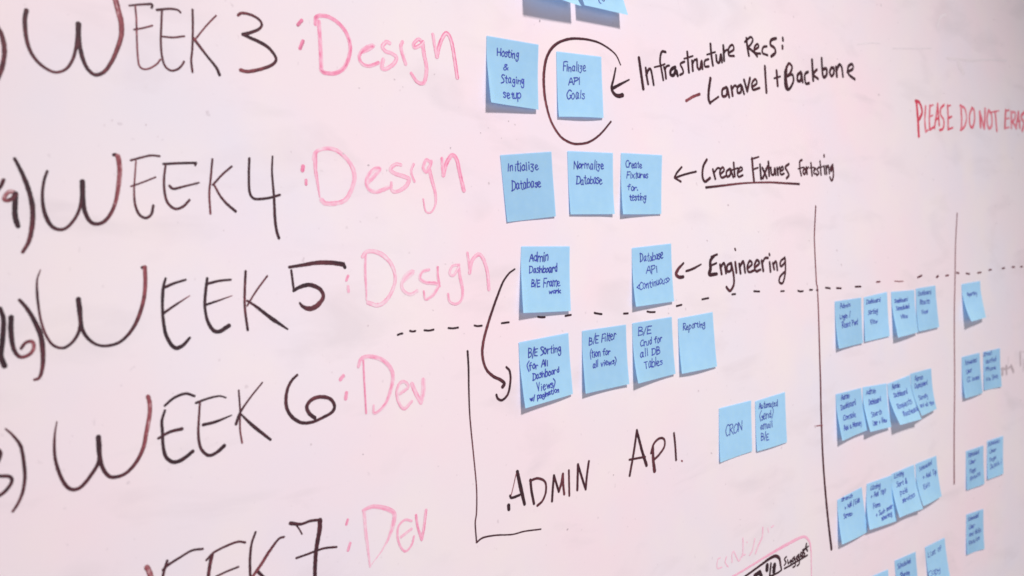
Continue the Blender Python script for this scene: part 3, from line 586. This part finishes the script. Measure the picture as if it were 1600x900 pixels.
def sticky_note(key, label, lines, pen=1.35, dens=.78):
    sh = Sheet(key)
    root = bpy.data.objects.new('sticky_note', None)
    COL.objects.link(root)
    root.location = (sh.u, 0, sh.v)
    root['label'] = label; root['category'] = 'sticky note'; root['group'] = 'blue sticky notes on the whiteboard'
    nx, ny = 14, 20
    v = [sh.point(-.5 + i / nx, j / ny) for j in range(ny + 1) for i in range(nx + 1)]
    f = []
    for j in range(ny):
        for i in range(nx):
            a = j * (nx + 1) + i
            f.append((a, a + nx + 1, a + nx + 2, a + 1))
    me = bpy.data.meshes.new('paper'); me.from_pydata(v, [], f)
    for p in me.polygons: p.use_smooth = True
    new_obj('paper', me, M_PAPER, root)
    rnd = random.Random(key * 7 + 3)
    for ln in lines:
        x0, y0, x1, y1, hpx, text = ln
        a = sh.find(x0, y0); b = sh.find(x1, y1)
        c = sh.find((x0 + x1) / 2, (y0 + y1) / 2 - hpx); mid = sh.find((x0 + x1) / 2, (y0 + y1) / 2)
        cap = math.dist(c, mid)
        paths, length = layout(text, rnd)
        ex = ((b[0] - a[0]) / length, (b[1] - a[1]) / length)
        ink = Ink()
        for pts in paths:
            q = [((a[0] + ex[0] * x) * NOTE, (a[1] + ex[1] * x - y * cap) * NOTE) for x, y in pts]
            q = [(x, -z) for x, z in q]
            sm = catmull(q, .0009)
            n = len(sm); w = pen * MM * rnd.uniform(.85, 1.15); d = dens + rnd.uniform(-.12, .14)
            ink.ribbon(sm, [w] * n, [d] * n, lambda x, z, h: sh.point(max(-.5, min(.5, x / NOTE)), max(0, min(1, -z / NOTE)), .00012 + h), lanes=2, streak=.1)
        ink.build('handwritten_line', M_PEN, root)
    return root

sticky_note(1, 'blue sticky note reading Hosting & Staging setup, curling away at its left side', [
    (776.7, 87, 810.5, 91, 11, 'Hosting'), (787, 109, 793, 109, 9, '&'), (783, 128.5, 818.5, 131, 11, 'Staging'), (786.5, 152.5, 814, 154.5, 11, 'setup')])
sticky_note(2, 'blue sticky note reading Finalize API Goals inside the drawn circle', [
    (880, 110.5, 915, 111.5, 12, 'Finalize'), (888.5, 132.5, 905.5, 131, 11.5, 'API'), (885.5, 155.5, 913, 154, 12.5, 'Goals')])
sticky_note(3, 'blue sticky note reading Initialize Database, tilted', [(793, 268, 841, 264.5, 13, 'Initialize'), (800.5, 297, 844.5, 291.5, 13, 'Database')])
sticky_note(4, 'blue sticky note reading Normalize Database', [(897, 262.5, 943, 265, 12, 'Normalize'), (901, 288, 940, 287.5, 13, 'Database')])
sticky_note(5, 'blue sticky note reading Create Fixtures for testing, with an arrow pointing at it', [
    (977.5, 261.5, 1002.5, 262.5, 10, 'Create'), (979.5, 278, 1011.5, 278, 9, 'Fixtures'), (981.5, 297.5, 996, 297.5, 9.5, 'for.'), (983.5, 313.5, 1009.5, 313, 10, 'testing')])
sticky_note(6, 'blue sticky note reading Admin Dashboard B/E Frame work', [
    (827.5, 407.5, 856.5, 407.5, 12, 'Admin'), (827.5, 427.5, 870.5, 424, 11, 'Dashboard'), (830.5, 449, 874.5, 446, 12, 'B/E Frame'), (857.5, 458.5, 876, 457.5, 6.5, 'work')])
sticky_note(7, 'blue sticky note reading Database API, beside the word Engineering', [
    (1000.5, 410, 1035.5, 404, 12, 'Database'), (1010, 428, 1026.5, 426.5, 12, 'API'), (995.5, 453.5, 1046, 441, 11, '<Continuous>')])
sticky_note(8, 'blue sticky note with five lines starting B/E Sorting, at the curved arrow head', [
    (825.5, 558, 876.5, 549.5, 12, 'B/E Sorting'), (824, 579, 856, 571, 10, '(for All'), (833, 594.5, 873.5, 582, 10, 'Dashboard'), (839, 612, 867.5, 603.5, 11, 'Views)'), (828.5, 627.5, 873.5, 612, 7.5, 'w/ pagination')])
sticky_note(9, 'blue sticky note reading B/E Filter with writing in brackets', [
    (920.5, 538.5, 962, 529.5, 12, 'B/E Filter'), (921.5, 559.5, 953, 553, 10, '(tion for'), (926.5, 574.5, 962.5, 568, 9, 'all views)')])
sticky_note(10, 'blue sticky note reading B/E Crud for all DB Tables', [
    (997.5, 524, 1017, 521, 13, 'B/E'), (1001, 542, 1034, 533.5, 10, 'Crud for'), (1001, 559, 1031.5, 551.5, 11, 'all DB'), (1007, 576, 1035, 569.5, 12, 'Tables')])
sticky_note(11, 'blue sticky note with only the word Reporting, rightmost in the row under the dashed line', [(1067.5, 515.5, 1101, 510, 9, 'Reporting')])
sticky_note(12, 'blue sticky note with the single word CRON', [(1134, 681.5, 1158.5, 671, 15, 'CRON')])
sticky_note(13, 'blue sticky note reading Automated (send) email B/E, right beside the CRON note', [
    (1186, 639, 1215, 634, 9, 'Automated'), (1186.5, 657, 1208, 651, 11, '(send)'), (1188, 671.5, 1207, 666.5, 10, 'email'), (1189.5, 689, 1201, 686, 10, 'B/E')])
F = dict(pen=1.4, dens=.68)
TOP = 'top row of four between the tall lines'
sticky_note(14, 'leftmost blue sticky note in the ' + TOP, [(1312.5, 482, 1328.5, 479, 7, 'Admin'), (1312.5, 498, 1328.5, 495.5, 7, 'Login /'), (1316, 512.5, 1340, 506.5, 8, 'Reset Pwd')], **F)
sticky_note(15, 'second blue sticky note from left in the ' + TOP, [(1354, 475, 1375, 471, 6, 'Dashboard'), (1356.5, 491.5, 1371.5, 488.5, 7, 'Sorting'), (1359.5, 507, 1371, 505, 7, 'View')], **F)
sticky_note(16, 'third blue sticky note from left in the ' + TOP, [(1398.5, 473.5, 1418, 470.5, 5.5, 'Dashboard'), (1400.5, 485, 1420.5, 481.5, 6, 'Scheduled'), (1407.5, 498, 1418, 496.5, 6, 'View')], **F)
sticky_note(17, 'rightmost blue sticky note in the ' + TOP, [(1435, 462, 1454.5, 459, 6, 'Dashboard'), (1437.5, 476, 1452.5, 473.5, 7, 'Results'), (1440, 491, 1450, 489, 6, 'View')], **F)
sticky_note(18, 'strongly curled blue sticky note standing alone right of the second tall line', [(1511.5, 462.5, 1526.5, 460, 5, 'Reporting')], **F)
sticky_note(19, 'left note of the blue pair below the strongly curled lone note', [(1508, 570, 1525.5, 565.5, 6, 'Scheduled'), (1510, 584, 1518.5, 581, 6, 'User'), (1511.5, 597, 1530, 592, 6, 'CC based')], **F)
sticky_note(20, 'right note of the blue pair, next to faint grey writing at the picture edge', [(1537, 557, 1549, 554, 6, 'Email'), (1540, 569, 1556, 564, 6, 'Verified'), (1540.5, 580.5, 1556, 577, 6, 'Phone'), (1540.5, 595.5, 1559.5, 591, 6, 'Via SMS')], **F)
MID = 'middle row of four between the tall lines'
sticky_note(21, 'leftmost blue sticky note in the ' + MID, [(1314, 625.5, 1327.5, 622, 8, 'Admin'), (1314.5, 641, 1337, 632, 8, 'Dashboard'), (1318, 656.5, 1337.5, 651, 8, 'Console'), (1319, 672.5, 1346, 664, 7, 'Add a Money')], **F)
sticky_note(22, 'second blue sticky note from left in the ' + MID, [(1353.5, 617.5, 1368, 614, 8, 'Admin'), (1358, 633, 1376.5, 627, 8, 'Dashboard'), (1362, 651.5, 1378, 646.5, 8, 'Search'), (1364.5, 665, 1386, 659.5, 7, 'User + View')], **F)
sticky_note(23, 'third blue sticky note from left in the ' + MID, [(1394, 608, 1406, 604.5, 7, 'Admin'), (1397.5, 621, 1418, 615, 7, 'Dashboard'), (1403.5, 639.5, 1425, 630.5, 7, 'Requests'), (1413, 651, 1436, 641, 6, 'Reschedule')], **F)
sticky_note(24, 'rightmost blue sticky note in the ' + MID, [(1429.5, 596, 1442.5, 592, 7, 'Admin'), (1430, 607.5, 1449, 601, 7, 'Dashboard'), (1436.5, 625, 1449.5, 620.5, 7, 'Survey'), (1438.5, 637, 1459, 631, 5, 'and all tips')], **F)
LOW = 'lowest row of four between the tall lines'
sticky_note(25, 'leftmost blue sticky note in the ' + LOW, [(1315, 784, 1332, 776.5, 7, 'Branch'), (1320, 796.5, 1343.5, 784, 7, '+ Add / Edit'), (1318.5, 810, 1332, 805, 7, 'Screen')], **F)
sticky_note(26, 'second blue sticky note from left in the ' + LOW, [(1360.5, 766, 1375, 761, 7, 'Listing'), (1360.5, 779, 1384, 769.5, 7, '+ Add Tip?'), (1365, 794.5, 1375, 790.5, 7, 'Form'), (1369, 808, 1395, 793, 6, '+ Such inner'), (1378, 813.5, 1393.5, 805, 6, 'sharing')], **F)
sticky_note(27, 'third blue sticky note from left in the ' + LOW, [(1397.5, 747, 1412, 742, 7, 'Listing'), (1401, 761, 1417.5, 755, 7, 'Sort &'), (1407, 774, 1418, 768, 7, 'paid'), (1410.5, 786, 1429.5, 775.5, 7, 'services')], **F)
sticky_note(28, 'rightmost blue sticky note in the ' + LOW, [(1436.5, 736, 1455.5, 725.5, 6, 'Scheduled'), (1442.5, 749, 1463, 739.5, 7, '+ Add Tip'), (1444, 764.5, 1453, 759, 6, 'Edit')], **F)
sticky_note(29, 'left note of the flat blue pair lower right', [(1512.5, 714.5, 1529.5, 708.5, 6, 'Scheduled'), (1514, 726, 1524.5, 722.5, 6, 'User'), (1515, 740, 1524.5, 735.5, 6, 'Page'), (1516, 751.5, 1531.5, 742.5, 6, 'Results')], **F)
sticky_note(30, 'right note of the flat blue pair lower right', [(1544, 697, 1561.5, 691, 6, 'Scheduled'), (1546, 708.5, 1556, 705, 6, 'User'), (1546.5, 721.5, 1556, 716.5, 6, 'Page'), (1547.5, 733, 1565, 724, 6, 'Details /')], **F)
sticky_note(31, 'single flat blue sticky note below the flat pair lower right', [(1512.5, 814.5, 1528.5, 808, 6, 'Scheduled'), (1514, 827.5, 1523, 823, 6, 'User'), (1514, 838, 1532.5, 831, 6, 'and Skills'), (1514, 852, 1530, 843, 6, 'Results')], **F)
sticky_note(32, 'middle of three blue sticky notes cut off by the bottom edge', [(1402.5, 889, 1423, 879, 7, 'Scheduled'), (1407, 903, 1421, 897, 7, 'Sharing')], **F)
sticky_note(33, 'rightmost and highest of three blue sticky notes cut off by the bottom edge', [(1450, 871, 1471, 859.5, 7, 'List of'), (1451, 902, 1469, 893, 9, 'Copy')], **F)
sticky_note(34, 'lowest blue sticky note at the bottom edge, only its upper corner showing', [(1362, 917, 1380, 910, 7, 'Listing')], **F)
sticky_note(35, 'left of two blue sticky notes curling at the top edge, casting a broad shadow', [(850, -30, 880, -24, 12, 'Setup')])
sticky_note(36, 'right of two blue sticky notes curling at the top edge, casting a broad shadow', [(934, 5, 946, 2, 12, 'to')])
